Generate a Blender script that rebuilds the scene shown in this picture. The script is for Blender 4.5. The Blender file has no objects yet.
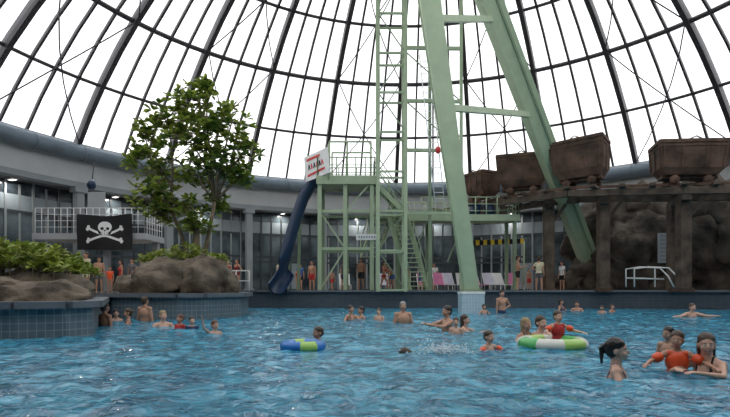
import bpy, math, random
import numpy as np
from mathutils import Vector, Matrix, noise
random.seed(7)
sc=bpy.context.scene
try:
    sc.view_settings.view_transform='Standard'
except Exception: pass
F=520.0; CH=0.9
def at(x,y,Y): return Vector(((x-365)*Y/F, Y, CH+(290-y)*Y/F))
# ---------------------------------------------------------------- materials
MC={}
def mat(name,c,rough=.6,metal=0,var=.15,scale=3,bump=0,bscale=None,spec=.5,c2=None,trans=0):
    if name in MC: return MC[name]
    m=bpy.data.materials.new(name); m.use_nodes=True; nt=m.node_tree; b=nt.nodes['Principled BSDF']
    b.inputs['Roughness'].default_value=rough; b.inputs['Metallic'].default_value=metal
    b.inputs['Specular IOR Level'].default_value=spec
    tc=nt.nodes.new('ShaderNodeTexCoord'); n=nt.nodes.new('ShaderNodeTexNoise'); n.inputs['Scale'].default_value=scale; n.inputs['Detail'].default_value=5
    nt.links.new(tc.outputs['Object'],n.inputs['Vector'])
    r=nt.nodes.new('ShaderNodeValToRGB'); r.color_ramp.elements[0].position=.3; r.color_ramp.elements[1].position=.7
    a=[max(0,k*(1-var)) for k in c]; d=c2 if c2 else [min(1,k*(1+var)) for k in c]
    r.color_ramp.elements[0].color=(*a,1); r.color_ramp.elements[1].color=(*d,1)
    nt.links.new(n.outputs['Fac'],r.inputs['Fac']); nt.links.new(r.outputs['Color'],b.inputs['Base Color'])
    if trans:
        tl=nt.nodes.new('ShaderNodeBsdfTranslucent'); mx=nt.nodes.new('ShaderNodeMixShader'); mx.inputs[0].default_value=trans
        nt.links.new(r.outputs['Color'],tl.inputs['Color']); nt.links.new(b.outputs[0],mx.inputs[1]); nt.links.new(tl.outputs[0],mx.inputs[2]); nt.links.new(mx.outputs[0],nt.nodes['Material Output'].inputs[0])
    if bump:
        n2=nt.nodes.new('ShaderNodeTexNoise'); n2.inputs['Scale'].default_value=bscale or scale*4; n2.inputs['Detail'].default_value=6
        nt.links.new(tc.outputs['Object'],n2.inputs['Vector'])
        bp=nt.nodes.new('ShaderNodeBump'); bp.inputs['Strength'].default_value=bump; bp.inputs['Distance'].default_value=.1
        nt.links.new(n2.outputs['Fac'],bp.inputs['Height']); nt.links.new(bp.outputs['Normal'],b.inputs['Normal'])
    MC[name]=m; return m
def tilemat(name,c1,c2,grout,w=.15,h=.15,rough=.3):
    m=bpy.data.materials.new(name); m.use_nodes=True; nt=m.node_tree; b=nt.nodes['Principled BSDF']; b.inputs['Roughness'].default_value=rough
    uv=nt.nodes.new('ShaderNodeUVMap'); br=nt.nodes.new('ShaderNodeTexBrick')
    br.offset=0; br.inputs['Scale'].default_value=1; br.inputs['Brick Width'].default_value=w; br.inputs['Row Height'].default_value=h
    br.inputs['Mortar Size'].default_value=.008; br.inputs['Color1'].default_value=(*c1,1); br.inputs['Color2'].default_value=(*c2,1); br.inputs['Mortar'].default_value=(*grout,1)
    nt.links.new(uv.outputs['UV'],br.inputs['Vector']); nt.links.new(br.outputs['Color'],b.inputs['Base Color'])
    return m
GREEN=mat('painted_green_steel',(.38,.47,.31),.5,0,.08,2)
GREEN_SHADED=mat('painted_green_steel_shaded',(.20,.27,.17),.5,0,.1,2)  # same green paint with shade put into the colour, for shadowed members
RIB=mat('dome_steel',(.05,.045,.052),.5,.2,.1)
WHITE=mat('white_paint',(.75,.76,.75),.5,0,.05)
GREYW=mat('grey_wall_paint',(.36,.38,.40),.7,0,.08,1)
FASC=mat('fascia_paint',(.50,.52,.54),.6,0,.06,1)
DUCT=mat('duct_metal',(.15,.195,.24),.45,.3,.12,1)
COLM=mat('column_paint',(.25,.28,.30),.6,0,.1,1)
FRAME=mat('window_frame_dark',(.05,.06,.07),.4,.3,.1)
DARKW=mat('dark_soffit',(.12,.13,.14),.8,0,.1)
DECK=mat('deck_tiles',(.36,.33,.29),.6,0,.15,4)
COPING=mat('coping_stone',(.13,.145,.165),.5,0,.12,3)
POOLT=tilemat('pool_wall_tile',(.065,.08,.10),(.08,.095,.115),(.11,.13,.15),.3,.15)
PLANT_T=tilemat('planter_tile',(.11,.15,.175),(.14,.18,.205),(.26,.31,.33),.14,.14)
PILT=tilemat('pillar_tile',(.35,.5,.58),(.42,.56,.62),(.6,.66,.68),.12,.12)
BASIN=tilemat('basin_tile',(.1,.4,.6),(.12,.44,.62),(.5,.6,.65),.3,.3)
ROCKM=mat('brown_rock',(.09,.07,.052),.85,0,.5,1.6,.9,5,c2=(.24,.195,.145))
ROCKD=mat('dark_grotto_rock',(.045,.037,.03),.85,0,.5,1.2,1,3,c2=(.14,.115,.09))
RUST=mat('rusty_steel',(.06,.038,.028),.85,.2,.3,1.5,.4,8,c2=(.17,.10,.07))
WOOD=mat('dark_timber',(.06,.042,.032),.8,0,.4,2,.3,10,c2=(.14,.10,.07))
BARK=mat('bark',(.18,.14,.09),.9,0,.3,6,.5)
BLUE=mat('blue_slide_fibreglass',(.012,.035,.085),.3,0,.15,1)
BLACK=mat('black_cloth',(.008,.008,.01),.8,0,.1)
CLOTHW=mat('white_cloth',(.8,.8,.8),.8,0,.05)
RED=mat('red_print',(.6,.04,.04),.6,0,.1)
YELL=mat('yellow_paint',(.7,.5,.03),.5,0,.05)
PINK=mat('pink_fabric',(.70,.22,.42),.7,0,.1)
LIL=mat('pale_fabric',(.62,.60,.72),.7,0,.1)
ORANGE=mat('orange_vinyl',(.85,.10,.025),.3,0,.05)
LEAF=[mat('leaf_a',(.22,.30,.05),.5,0,.3,2,trans=.4),mat('leaf_b',(.34,.40,.08),.5,0,.3,2,trans=.45),mat('leaf_c',(.11,.18,.035),.5,0,.3,2,trans=.35)]
SHR=[mat('shrub_a',(.36,.42,.08),.5,0,.3,3,trans=.3),mat('shrub_b',(.21,.29,.05),.5,0,.3,3,trans=.3)]
# ---------------------------------------------------------------- mesh builder
class MB:
    def __init__(s): s.v=[];s.f=[];s.m=[];s.uv=[];s.mats=[];s.sm=[]
    def mi(s,m):
        if m not in s.mats: s.mats.append(m)
        return s.mats.index(m)
    def add(s,vs,fs,m,uv=None,sm=False):
        o=len(s.v); s.v+= [tuple(v) for v in vs]; k=s.mi(m)
        for i,f in enumerate(fs):
            s.f.append([a+o for a in f]); s.m.append(k); s.uv.append(uv[i] if uv else None); s.sm.append(sm)
    def box(s,c,sz,m,rz=0,R=None):
        R=R or Matrix.Rotation(rz,3,'Z'); c=Vector(c)
        vs=[c+R@Vector((sx*sz[0]/2,sy*sz[1]/2,sg*sz[2]/2)) for sg in(-1,1) for sy in(-1,1) for sx in(-1,1)]
        s.add(vs,[(0,2,3,1),(4,5,7,6),(0,1,5,4),(2,6,7,3),(0,4,6,2),(1,3,7,5)],m)
    def beam(s,a,b,w,h,m,w2=None,h2=None,up=(0,0,1)):
        a=Vector(a);b=Vector(b);d=(b-a).normalized();u=Vector(up)
        if abs(d.dot(u))>.98:u=Vector((0,1,0))
        x=d.cross(u).normalized(); z=x.cross(d).normalized(); w2=w2 or w; h2=h2 or h
        vs=[]
        for p,ww,hh in((a,w,h),(b,w2,h2)):
            for sx,sz in((-1,-1),(1,-1),(1,1),(-1,1)): vs.append(p+x*sx*ww/2+z*sz*hh/2)
        s.add(vs,[(3,2,1,0),(4,5,6,7),(0,1,5,4),(1,2,6,5),(2,3,7,6),(3,0,4,7)],m)
    def tube(s,pts,r,m,n=8,closed=False,prof=None):
        pts=[Vector(p) for p in pts]; N=len(pts)
        rr=r if isinstance(r,(list,tuple)) else [r]*N
        vs=[];px=None
        for i,p in enumerate(pts):
            if closed: d=pts[(i+1)%N]-pts[i-1]
            else: d=pts[min(i+1,N-1)]-pts[max(i-1,0)]
            d.normalize()
            if px is None:
                px=d.cross(Vector((0,0,1)));
                if px.length<.05: px=d.cross(Vector((0,1,0)))
            px=(px-d*px.dot(d)).normalized(); q=d.cross(px)
            for k in range(n):
                a=2*math.pi*k/n; vs.append(p+(px*math.cos(a)+q*math.sin(a))*rr[i])
        fs=[]
        for i in range(N if closed else N-1):
            j=(i+1)%N
            for k in range(n):
                l=(k+1)%n; fs.append((i*n+k,i*n+l,j*n+l,j*n+k))
        if not closed:
            fs.append(tuple(range(n))[::-1]); fs.append(tuple((N-1)*n+k for k in range(n)))
        s.add(vs,fs,m,sm=True)
    def ell(s,c,r,m,R=None,u=10,w=8):
        R=R or Matrix.Identity(3); c=Vector(c); vs=[c+R@Vector((0,0,r[2]))]
        for i in range(1,w):
            t=math.pi*i/w
            for k in range(u):
                a=2*math.pi*k/u; vs.append(c+R@Vector((r[0]*math.sin(t)*math.cos(a),r[1]*math.sin(t)*math.sin(a),r[2]*math.cos(t))))
        vs.append(c+R@Vector((0,0,-r[2]))); fs=[]
        for k in range(u): fs.append((0,1+k,1+(k+1)%u)); fs.append((len(vs)-1,1+(w-2)*u+(k+1)%u,1+(w-2)*u+k))
        for i in range(w-2):
            for k in range(u):
                a=1+i*u+k;b=1+i*u+(k+1)%u; fs.append((a,a+u,b+u,b))
        s.add(vs,fs,m,sm=True)
    def prism(s,poly,z0,z1,mt,ms):
        n=len(poly); ar=sum(poly[i][0]*poly[(i+1)%n][1]-poly[(i+1)%n][0]*poly[i][1] for i in range(n))
        if ar<0: poly=poly[::-1]
        vs=[(x,y,z0) for x,y in poly]+[(x,y,z1) for x,y in poly]
        s.add(vs,[tuple(range(n,2*n))],mt,[[(x,y) for x,y in poly]])
        fs=[];uvs=[];L=0
        for i in range(n):
            j=(i+1)%n; l=math.dist(poly[i],poly[j]); fs.append((i,j,n+j,n+i)); uvs.append([(L,z0),(L+l,z0),(L+l,z1),(L,z1)]); L+=l
        s.add(vs,fs,ms,uvs)
    def build(s,name,parent=None,loc=None):
        me=bpy.data.meshes.new(name); me.from_pydata(s.v,[],s.f)
        for m in s.mats: me.materials.append(m)
        me.polygons.foreach_set('material_index',s.m); me.polygons.foreach_set('use_smooth',s.sm)
        if any(u for u in s.uv):
            ul=me.uv_layers.new(name='UVMap')
            for p,u in zip(me.polygons,s.uv):
                if u:
                    for li,q in zip(p.loop_indices,u): ul.data[li].uv=q
        me.update(); o=bpy.data.objects.new(name,me); sc.collection.objects.link(o)
        if parent:o.parent=parent
        return o
def empty(name):
    e=bpy.data.objects.new(name,None); sc.collection.objects.link(e); return e
# ---------------------------------------------------------------- dome
CX,CY,RD,ZD,HB=2.4,18.5,21.5,9.0,11.6
RS=(RD*RD+HB*HB)/(2*HB); PH0=math.asin(RD/RS)
def dp(a,t,off=0):
    ph=PH0*(1-t/(math.pi/2)); r=RS*math.sin(ph)+off; return Vector((CX+r*math.cos(a),CY+r*math.sin(a),ZD+RS*math.cos(ph)-(RS-HB)))
TW=2*math.pi
dome=empty('ceiling')
b=MB(); rad=math.radians
for i in range(96):
    a=TW*i/96; main=i%4==0
    tt=[rad(x) for x in (range(0,85,7) if main else range(0,78,7))]
    for t0,t1 in zip(tt,tt[1:]):
        w,h=(.26,.42) if main else (.115,.16)
        c=Vector((CX,CY,ZD+HB-RS)); up=(dp(a,t0)-c).normalized()
        b.beam(dp(a,t0),dp(a,t1),w,h,RIB,up=up)
b.build('dome_ribs',dome)
RINGS=[0,13,27,41,55,69,79]
b=MB()
for k,t in enumerate(RINGS):
    b.tube([dp(TW*i/96,rad(t),-.02) for i in range(96)],(.14,.09,.13,.09,.12,.08,.12)[k],RIB,6,True)
b.build('dome_rings',dome)
b=MB()
for i in range(0,24,2):
    a0=TW*i/24;a1=TW*(i+1)/24
    for t0,t1 in((0,27),(27,55),(55,79)):
        n=5
        for (p,q) in ((a0,a1),(a1,a0)):
            b.tube([dp(p+(q-p)*k/n,rad(t0+(t1-t0)*k/n),-.3) for k in range(n+1)],.035,RIB,5)
b.build('dome_bracing',dome)
# glazing
gm=bpy.data.materials.new('dome_glass'); gm.use_nodes=True; nt=gm.node_tree; nt.nodes.clear()
o=nt.nodes.new('ShaderNodeOutputMaterial'); tr=nt.nodes.new('ShaderNodeBsdfTransparent'); tl=nt.nodes.new('ShaderNodeBsdfTranslucent'); mx=nt.nodes.new('ShaderNodeMixShader')
vc=nt.nodes.new('ShaderNodeAttribute'); vc.attribute_name='tint'
nt.links.new(vc.outputs['Color'],tr.inputs['Color']); tl.inputs['Color'].default_value=(.8,.85,.88,1); mx.inputs[0].default_value=.08
nt.links.new(tr.outputs[0],mx.inputs[1]); nt.links.new(tl.outputs[0],mx.inputs[2]); nt.links.new(mx.outputs[0],o.inputs[0])
vs=[];fs=[];cols=[]
for i in range(96):
    for t0,t1 in zip(RINGS,RINGS[1:]):
        k=len(vs); a0=TW*i/96;a1=TW*(i+1)/96
        vs+= [tuple(dp(a0,rad(t0),.06)),tuple(dp(a1,rad(t0),.06)),tuple(dp(a1,rad(t1),.06)),tuple(dp(a0,rad(t1),.06))]; fs.append((k,k+1,k+2,k+3))
        c=random.uniform(.84,1.0); cols.append((c,c,c,1))
me=bpy.data.meshes.new('g'); me.from_pydata(vs,[],fs); me.materials.append(gm)
at_=me.attributes.new('tint','FLOAT_COLOR','CORNER')
at_.data.foreach_set('color',np.repeat(np.array(cols),4,axis=0).ravel())
og=bpy.data.objects.new('dome_glazing',me); sc.collection.objects.link(og); og.parent=dome
b=MB(); b.tube([dp(TW*i/48,rad(79)) for i in range(48)],.25,RIB,6,True); b.build('dome_crown_ring',dome)
# ---------------------------------------------------------------- perimeter walls
def ringwall(b,r0,r1,z0,z1,m,n=96,a0=0,a1=TW):
    for i in range(n):
        p=a0+(a1-a0)*i/n;q=a0+(a1-a0)*(i+1)/n
        vs=[]
        for z in(z0,z1):
            for r,a in((r0,p),(r0,q),(r1,q),(r1,p)): vs.append((CX+r*math.cos(a),CY+r*math.sin(a),z))
        b.add(vs,[(3,2,1,0),(4,5,6,7),(0,1,5,4),(2,3,7,6)],m)
b=MB(); ringwall(b,21.2,22.0,8.75,9.1,FASC); ringwall(b,21.35,21.8,6.9,8.75,FASC); ringwall(b,21.2,21.9,6.65,6.95,COLM); ringwall(b,21.8,24.2,6.75,6.95,DARKW)
b.build('wall_upper_fascia')
b=MB(); ringwall(b,23.9,24.2,.8,6.8,DARKW); b.build('wall_perimeter')
b=MB(); b.tube([(CX+20.85*math.cos(TW*i/96),CY+20.85*math.sin(TW*i/96),8.5) for i in range(96)],.42,DUCT,12,True)
for i in range(0,96,2):
    a=TW*i/96; p=Vector((CX+20.85*math.cos(a),CY+20.85*math.sin(a),8.5)); q=Vector((CX+20.85*math.cos(a+.006),CY+20.85*math.sin(a+.006),8.5)); b.tube([p,q],.45,DUCT,12)
    if i%4==0: b.beam(p,p+Vector((math.cos(a)*.7,math.sin(a)*.7,.25)),.06,.06,RIB)
b.build('ventilation_duct')
for i in range(24):
    a=TW*i/24; b=MB(); x=CX+21.3*math.cos(a);y=CY+21.3*math.sin(a)
    b.box((x,y,3.75),(.42,.42,5.9),COLM,a); b.box((x,y,6.5),(.6,.7,.3),COLM,a); b.box((x,y,.9),(.6,.6,.16),COLM,a); b.build('column')
# windows
wm=bpy.data.materials.new('window_glass_dark'); wm.use_nodes=True; nt=wm.node_tree; p=nt.nodes['Principled BSDF']; p.inputs['Roughness'].default_value=.15
tc=nt.nodes.new('ShaderNodeTexCoord'); nz=nt.nodes.new('ShaderNodeTexNoise'); nz.inputs['Scale'].default_value=.6; nz.inputs['Detail'].default_value=4
rp=nt.nodes.new('ShaderNodeValToRGB'); rp.color_ramp.elements[0].position=.38; rp.color_ramp.elements[0].color=(.022,.032,.042,1); rp.color_ramp.elements[1].position=.66; rp.color_ramp.elements[1].color=(.13,.17,.20,1)
nt.links.new(tc.outputs['Object'],nz.inputs['Vector']); nt.links.new(nz.outputs['Fac'],rp.inputs['Fac']); nt.links.new(rp.outputs['Color'],p.inputs['Base Color'])
PANEL=mat('light_wall_panel',(.26,.31,.35),.5,0,.1,1)
for i in range(24):
    a0=TW*i/24;a1=TW*(i+1)/24; b=MB(); R=23.3
    A=Vector((CX+R*math.cos(a0),CY+R*math.sin(a0),.82));B=Vector((CX+R*math.cos(a1),CY+R*math.sin(a1),.82)); up=Vector((0,0,5.93))
    b.add([A,B,B+up,A+up],[(0,1,2,3)],wm)
    for k in range(9):
        p=A.lerp(B,k/8); b.beam(p,p+up,.09 if k%2 else .14,.12,FRAME if i%2 else COLM,up=(B-A).normalized())
    for z in(.1,2.2,2.6,4.3,5.85): b.beam(A+Vector((0,0,z)),B+Vector((0,0,z)),.1,.14,FRAME)
    n=(Vector((CX,CY,.82))-A.lerp(B,.5)).normalized()*.03
    b.add([A+n+Vector((0,0,4.35)),B+n+Vector((0,0,4.35)),B+n+Vector((0,0,5.2)),A+n+Vector((0,0,5.2))],[(0,1,2,3)],PANEL)
    if i%3==1:
        P=A.lerp(B,.25);Q=A.lerp(B,.5); b.add([P+n+Vector((0,0,.1)),Q+n+Vector((0,0,.1)),Q+n+Vector((0,0,2.2)),P+n+Vector((0,0,2.2))],[(0,1,2,3)],PANEL)
    b.build('window_%d'%(i+1))
# lamps and fixtures added under the soffit to brighten the back wall
EM=bpy.data.materials.new('added_lamp_glow'); EM.use_nodes=True; EM.node_tree.nodes['Principled BSDF'].inputs['Emission Color'].default_value=(1,.95,.85,1); EM.node_tree.nodes['Principled BSDF'].inputs['Emission Strength'].default_value=2
for i in range(24):
    a=TW*(i+.5)/24
    x=CX+22.5*math.cos(a);y=CY+22.5*math.sin(a)
    if y<16: continue
    b=MB(); b.box((x,y,6.70),(.5,.3,.1),WHITE,a); b.box((x,y,6.64),(.4,.22,.03),EM,a); e=b.build('added_fill_lamp')
    ld=bpy.data.lights.new('added_fill_light','AREA'); ld.shape='RECTANGLE'; ld.size=.4; ld.size_y=.22; ld.energy=40; ld.color=(1,.94,.85)
    lo=bpy.data.objects.new('light',ld); sc.collection.objects.link(lo); lo.location=(x,y,6.6); lo.rotation_euler=(0,0,a); lo.parent=e
# ---------------------------------------------------------------- floor / pool
b=MB()
rear=[(-26,26),(-6.6,26),(5,26),(13,25.2),(22,21.5),(28,21.5),(28,44),(-26,44)]
for poly in (rear,[(-26,-8),(-14,-8),(-14,26),(-26,26)],[(22,-8),(28,-8),(28,21.5),(22,21.5)],[(-14,-8),(22,-8),(22,-4),(-14,-4)]):
    b.prism(poly,-1.5,.82,DECK,POOLT)
b.build('floor')
pe=[(-6.6,26),(5,26),(13,25.2),(22,21.5)]
b=MB()
for p,q in zip(pe,pe[1:]): b.beam((*p,.85),(*q,.85),.4,.1,COPING)
b.build('trim_1')
LP=[(-14,8.8),(-8,9.2),(-6.4,9.5),(-5.7,9.9),(-5.5,10.5),(-7.4,14.6),(-8.3,16.5),(-14,16.5)]
MP=[(-14,16.5),(-8.3,16.5),(-7.9,16.2),(-5.6,15.6),(-4.9,15.8),(-4.2,17.5),(-4.6,20.5),(-6.6,26),(-14,26)]
for nm,pp,z in(('planter_wall',LP,.62),('planter_wall',MP,.74)):
    b=MB(); b.prism(pp,-1.5,z,DECK,PLANT_T)
    for p,q in zip(pp[:-1],pp[1:]):
        if p[0]==-14 and q[0]==-14: continue
        b.beam((*p,z+.0),(*q,z+.0),.36,.13,COPING)
    b.build(nm)
b=MB(); b.prism([(-14.2,-4.2),(22.2,-4.2),(22.2,26.2),(-14.2,26.2)],-1.6,-1.42,BASIN,BASIN); b.build('pool_basin')
# water
wt=bpy.data.materials.new('pool_water_surface'); wt.use_nodes=True; nt=wt.node_tree; p=nt.nodes['Principled BSDF']
p.inputs['Roughness'].default_value=.05; p.inputs['IOR'].default_value=1.33
tc=nt.nodes.new('ShaderNodeTexCoord'); nz=nt.nodes.new('ShaderNodeTexNoise'); nz.inputs['Scale'].default_value=2.6; nz.inputs['Detail'].default_value=6; nz.inputs['Distortion'].default_value=1.2
rp=nt.nodes.new('ShaderNodeValToRGB'); e=rp.color_ramp.elements; e[0].position=.38; e[0].color=(.012,.125,.225,1); e[1].position=.64; e[1].color=(.075,.37,.54,1)
nt.links.new(tc.outputs['Object'],nz.inputs['Vector']); nt.links.new(nz.outputs['Fac'],rp.inputs['Fac']); nt.links.new(rp.outputs['Color'],p.inputs['Base Color'])
n1=nt.nodes.new('ShaderNodeTexNoise'); n1.inputs['Scale'].default_value=6; n1.inputs['Detail'].default_value=3; n1.inputs['Distortion'].default_value=.8
bp=nt.nodes.new('ShaderNodeBump'); bp.inputs['Strength'].default_value=.9; bp.inputs['Distance'].default_value=.055
nt.links.new(tc.outputs['Object'],n1.inputs['Vector']); nt.links.new(n1.outputs['Fac'],bp.inputs['Height']); nt.links.new(bp.outputs['Normal'],p.inputs['Normal'])
ys=[-4.0,-2,0,1,2,2.6]; 
while ys[-1]<26.1: ys.append(ys[-1]+max(.045,.010*ys[-1]))
xs=np.arange(-14.1,22.2,.075); vs=[];fs=[]
nx=len(xs)
for y in ys:
    for x in xs:
        z=.024*noise.noise((x*.9,y*1.1,0))+.034*noise.noise((x*2.3+9,y*2.7,3))+.023*noise.noise((x*4.8+y,y*5.4,7))
        vs.append((x,y,z))
for j in range(len(ys)-1):
    for i in range(nx-1):
        k=j*nx+i; fs.append((k,k+1,k+nx+1,k+nx))
me=bpy.data.meshes.new('pool_water'); me.from_pydata(vs,[],fs); me.materials.append(wt); me.polygons.foreach_set('use_smooth',[True]*len(fs))
sc.collection.objects.link(bpy.data.objects.new('pool_water',me))
# ---------------------------------------------------------------- rocks
def rock(b,c,r,m,seed=0,amp=.28,sub=40,ang=0):
    c=Vector(c); R=Matrix.Rotation(ang,3,'Z'); vs=[];U=sub;W=sub//2
    for i in range(W+1):
        t=math.pi*i/W
        for k in range(U):
            a=TW*k/U; d=Vector((math.sin(t)*math.cos(a),math.sin(t)*math.sin(a),math.cos(t)))
            q=d*1.6+Vector((seed*7.1,seed*3.3,0))
            n=noise.noise(q)*.9+ (abs(noise.noise(q*2.2))-.2)*.8+noise.noise(q*5)*.25
            cell=noise.voronoi(q*1.3)[0]; n+= (cell[1]-cell[0])*.5-.2
            f=1+amp*n
            p=Vector((d.x*r[0],d.y*r[1],d.z*r[2]))*f
            vs.append(c+R@p)
    fs=[]
    for i in range(W):
        for k in range(U):
            l=(k+1)%U; fs.append((i*U+k,(i+1)*U+k,(i+1)*U+l,i*U+l))
    b.add(vs,fs,m,sm=True)
b=MB()
rock(b,(-8.6,11.2,.75),(1.3,.9,.5),ROCKM,1); rock(b,(-6.95,11.2,.70),(.95,.7,.42),ROCKM,2,ang=.3); rock(b,(-10.4,11.5,.85),(1.2,1,.6),ROCKM,3); rock(b,(-7.8,12.6,.85),(1.1,.9,.55),ROCKM,4); rock(b,(-9.0,13.6,.8),(1.1,.9,.6),ROCKM,5)
b.build('garden_rock')
b=MB()
rock(b,(-6.6,17.6,1.25),(1.25,1.0,.72),ROCKM,6); rock(b,(-5.5,17.6,1.3),(.85,1,.85),ROCKM,7); rock(b,(-7.6,17.9,1.05),(.95,.9,.5),ROCKM,8); rock(b,(-6.3,19.2,1.3),(1.4,1,.7),ROCKM,9); rock(b,(-5.0,18.4,1.0),(.5,.8,.7),ROCKM,10)
b.build('garden_rock')
b=MB(); sd=20
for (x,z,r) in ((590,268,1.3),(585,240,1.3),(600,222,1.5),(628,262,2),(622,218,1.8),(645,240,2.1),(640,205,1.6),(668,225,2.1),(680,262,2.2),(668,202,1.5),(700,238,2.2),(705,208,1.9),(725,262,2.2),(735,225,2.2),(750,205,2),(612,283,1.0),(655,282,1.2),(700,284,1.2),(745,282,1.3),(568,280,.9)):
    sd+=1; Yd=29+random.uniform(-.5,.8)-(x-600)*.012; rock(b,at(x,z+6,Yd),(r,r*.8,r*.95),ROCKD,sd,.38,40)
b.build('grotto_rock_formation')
b=MB(); p=at(668,248,26.2); b.box(p,(1.0,.1,1.5),GREYW); 
for k in range(7): b.box(p+Vector((0,-.07,-.6+k*.2)),(.85,.03,.07),COLM)
b.beam(p+Vector((0,.05,0)),p+Vector((0,1.5,0)),.3,.3,COLM); b.build('ventilation_grille')
# ---------------------------------------------------------------- plants
def leaf(b,p,d,L,W,m):
    d=Vector(d).normalized(); s=d.cross(Vector((0,0,1)))
    if s.length<.1:s=Vector((1,0,0))
    s=(s.normalized()+Vector((random.uniform(-.5,.5),random.uniform(-.5,.5),random.uniform(-.5,.5)))).normalized(); s=(s-d*s.dot(d)).normalized()
    dr=Vector((0,0,-1))
    q=[p,p+d*L*.35+s*W*.45,p+d*L*.7+s*W*.5+dr*L*.06,p+d*L+dr*L*.2,p+d*L*.7-s*W*.5+dr*L*.06,p+d*L*.35-s*W*.45]
    b.add(q,[(0,1,5),(1,2,4,5),(2,3,4)],m)
def rosette(b,c,n,L,W,ms,upb=.3):
    for k in range(n):
        a=random.uniform(0,TW); d=Vector((math.cos(a),math.sin(a),random.uniform(-.5,.9)+upb)); leaf(b,Vector(c)+d*.03,d,L*random.uniform(.6,1.2),W*random.uniform(.7,1.2),random.choice(ms))
b=MB(); base=Vector((-6.35,19.4,1.3)); th=Vector((-6.25,19.3,3.5))
b.tube([base,base+Vector((.05,0,1)),th],[.16,.13,.11],BARK)
b.tube([base+Vector((.15,.1,0)),Vector((-5.9,19.5,2.8)),Vector((-5.6,19.4,4.2))],[.1,.08,.06],BARK)
b.tube([base+Vector((-.1,.1,0)),Vector((-6.8,19.4,2.8)),Vector((-7.2,19.3,3.9))],[.09,.07,.05],BARK)
blobs=[(200,102,1.0,.7),(168,118,.9,.6),(232,122,.9,.6),(146,140,.75,.7),(190,140,1.1,.8),(246,150,.6,.7),(225,165,.8,.6),(165,175,1.0,.7),(150,195,.7,.6),(200,175,.9,.5),(240,178,.5,.4),(180,208,1.0,.4),(215,203,.5,.4),(195,226,.7,.25),(160,216,.5,.4),(205,88,.35,.35),(137,160,.5,.5),(210,148,.8,.8)]
hubs=[th,Vector((-5.6,19.4,4.2)),Vector((-7.2,19.3,3.9))]
for (x,y,r,rz) in blobs:
    c=at(x,y,19.3+random.uniform(-.6,.6)); h=min(hubs,key=lambda q:(q-c).length); mid=h.lerp(c,.5)+Vector((random.uniform(-.2,.2),random.uniform(-.2,.2),.15))
    b.tube([h,mid,c],[.06,.04,.02],BARK,6)
    for k in range(int(21*r)+5):
        while True:
            v=Vector((random.uniform(-1,1),random.uniform(-1,1),random.uniform(-1,1)))
            if v.length<1: break
        e=c+Vector((v.x*r,v.y*r,v.z*rz)); b.tube([c.lerp(e,.15),c.lerp(e,.6)+Vector((0,0,.06)),e],[.018,.012,.008],BARK,5)
        rosette(b,e,14,.34,.14,LEAF)
b.build('planter_tree')  # tree growing among the rocks of the planter, not in a pot
b=MB()
for k in range(230):
    x=random.uniform(-10.4,-7.0); yy=random.uniform(11.8,13.8); zt=1.25+.85*max(0,1-((x+8.9)/2.0)**2)*random.uniform(.25,1)
    b.tube([(x,yy,.75),(x,yy,zt)],[.012,.006],BARK,4); rosette(b,(x,yy,zt),18,.22,.08,SHR)
b.build('leafy_shrub')
b=MB()
for k in range(130):
    x=random.uniform(-7.7,-4.9); yy=random.uniform(17.6,19.3); zt=1.85+.6*random.random()*max(.2,1-((x+6.3)/1.6)**2)
    b.tube([(x,yy,1.3),(x,yy,zt)],[.012,.006],BARK,4); rosette(b,(x,yy,zt),16,.2,.07,SHR)
b.build('leafy_shrub')
b=MB()
for k in range(90):
    p=at(random.uniform(690,760),random.uniform(182,202),28+random.uniform(-1,.5)); rosette(b,p,14,.35,.12,SHR)
    b.tube([p+Vector((0,0,-.5)),p],.02,BARK,4)
b.build('hanging_plant')
# ---------------------------------------------------------------- mast legs
mast=empty('dome_support_mast')
apex=Vector((1.0,18.5,20.1)); LB=Vector((4.14,20.3,.86)); RB=Vector((13.6,30,.82))
b=MB(); b.beam(LB,apex,.46,.42,GREEN,.82,.6,up=(0,-1,0))
b.beam(LB+Vector((0,-.23,0)),apex+Vector((0,-.32,0)),.54,.04,GREEN,.90,.04,up=(0,-1,0))
b.beam(LB+Vector((0,.23,0)),apex+Vector((0,.32,0)),.54,.04,GREEN,.90,.04,up=(0,-1,0))
b.box(LB,(.75,.7,.12),GREEN_SHADED); b.build('leg_1',mast)
b=MB(); b.beam(RB,apex,.85,.7,GREEN,.92,.7,up=(0,-1,0)); b.beam(RB+Vector((.15,-.38,0)),apex+Vector((.2,-.38,0)),.09,.06,GREEN_SHADED,up=(0,-1,0)); b.beam(RB+Vector((-.32,-.4,0)),apex+Vector((-.38,-.4,0)),.2,.16,GREEN,up=(0,-1,0)); b.build('leg_2',mast)
b=MB()
def onl(A,B,z): return A+(B-A)*((z-A.z)/(B.z-A.z))
for z0,z1 in((7.8,9.3),(11.0,12.8),(14.0,15.4)): 
    b.beam(onl(LB,apex,z0),onl(RB,apex,z1),.18,.24,GREEN)
b.build('cross_beams',mast)
b=MB(); b.prism([(3.71,19.87),(4.57,19.87),(4.57,20.73),(3.71,20.73)],-1.4,.74,WHITE,PILT); b.box((4.14,20.3,.79),(.9,.9,.1),WHITE); b.build('tiled_pillar')
def ladder(b,p,q,w,m,step=.3):
    p=Vector(p);q=Vector(q); s=Vector((w/2,0,0)); b.tube([p-s,q-s],.025,m,6); b.tube([p+s,q+s],.025,m,6)
    n=int((q-p).length/step)
    for k in range(1,n): c=p.lerp(q,k/n); b.tube([c-s,c+s],.018,m,5)
b=MB(); ladder(b,at(440,205,25),at(424,55,25),.45,WHITE); b.build('access_ladder')
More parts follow.
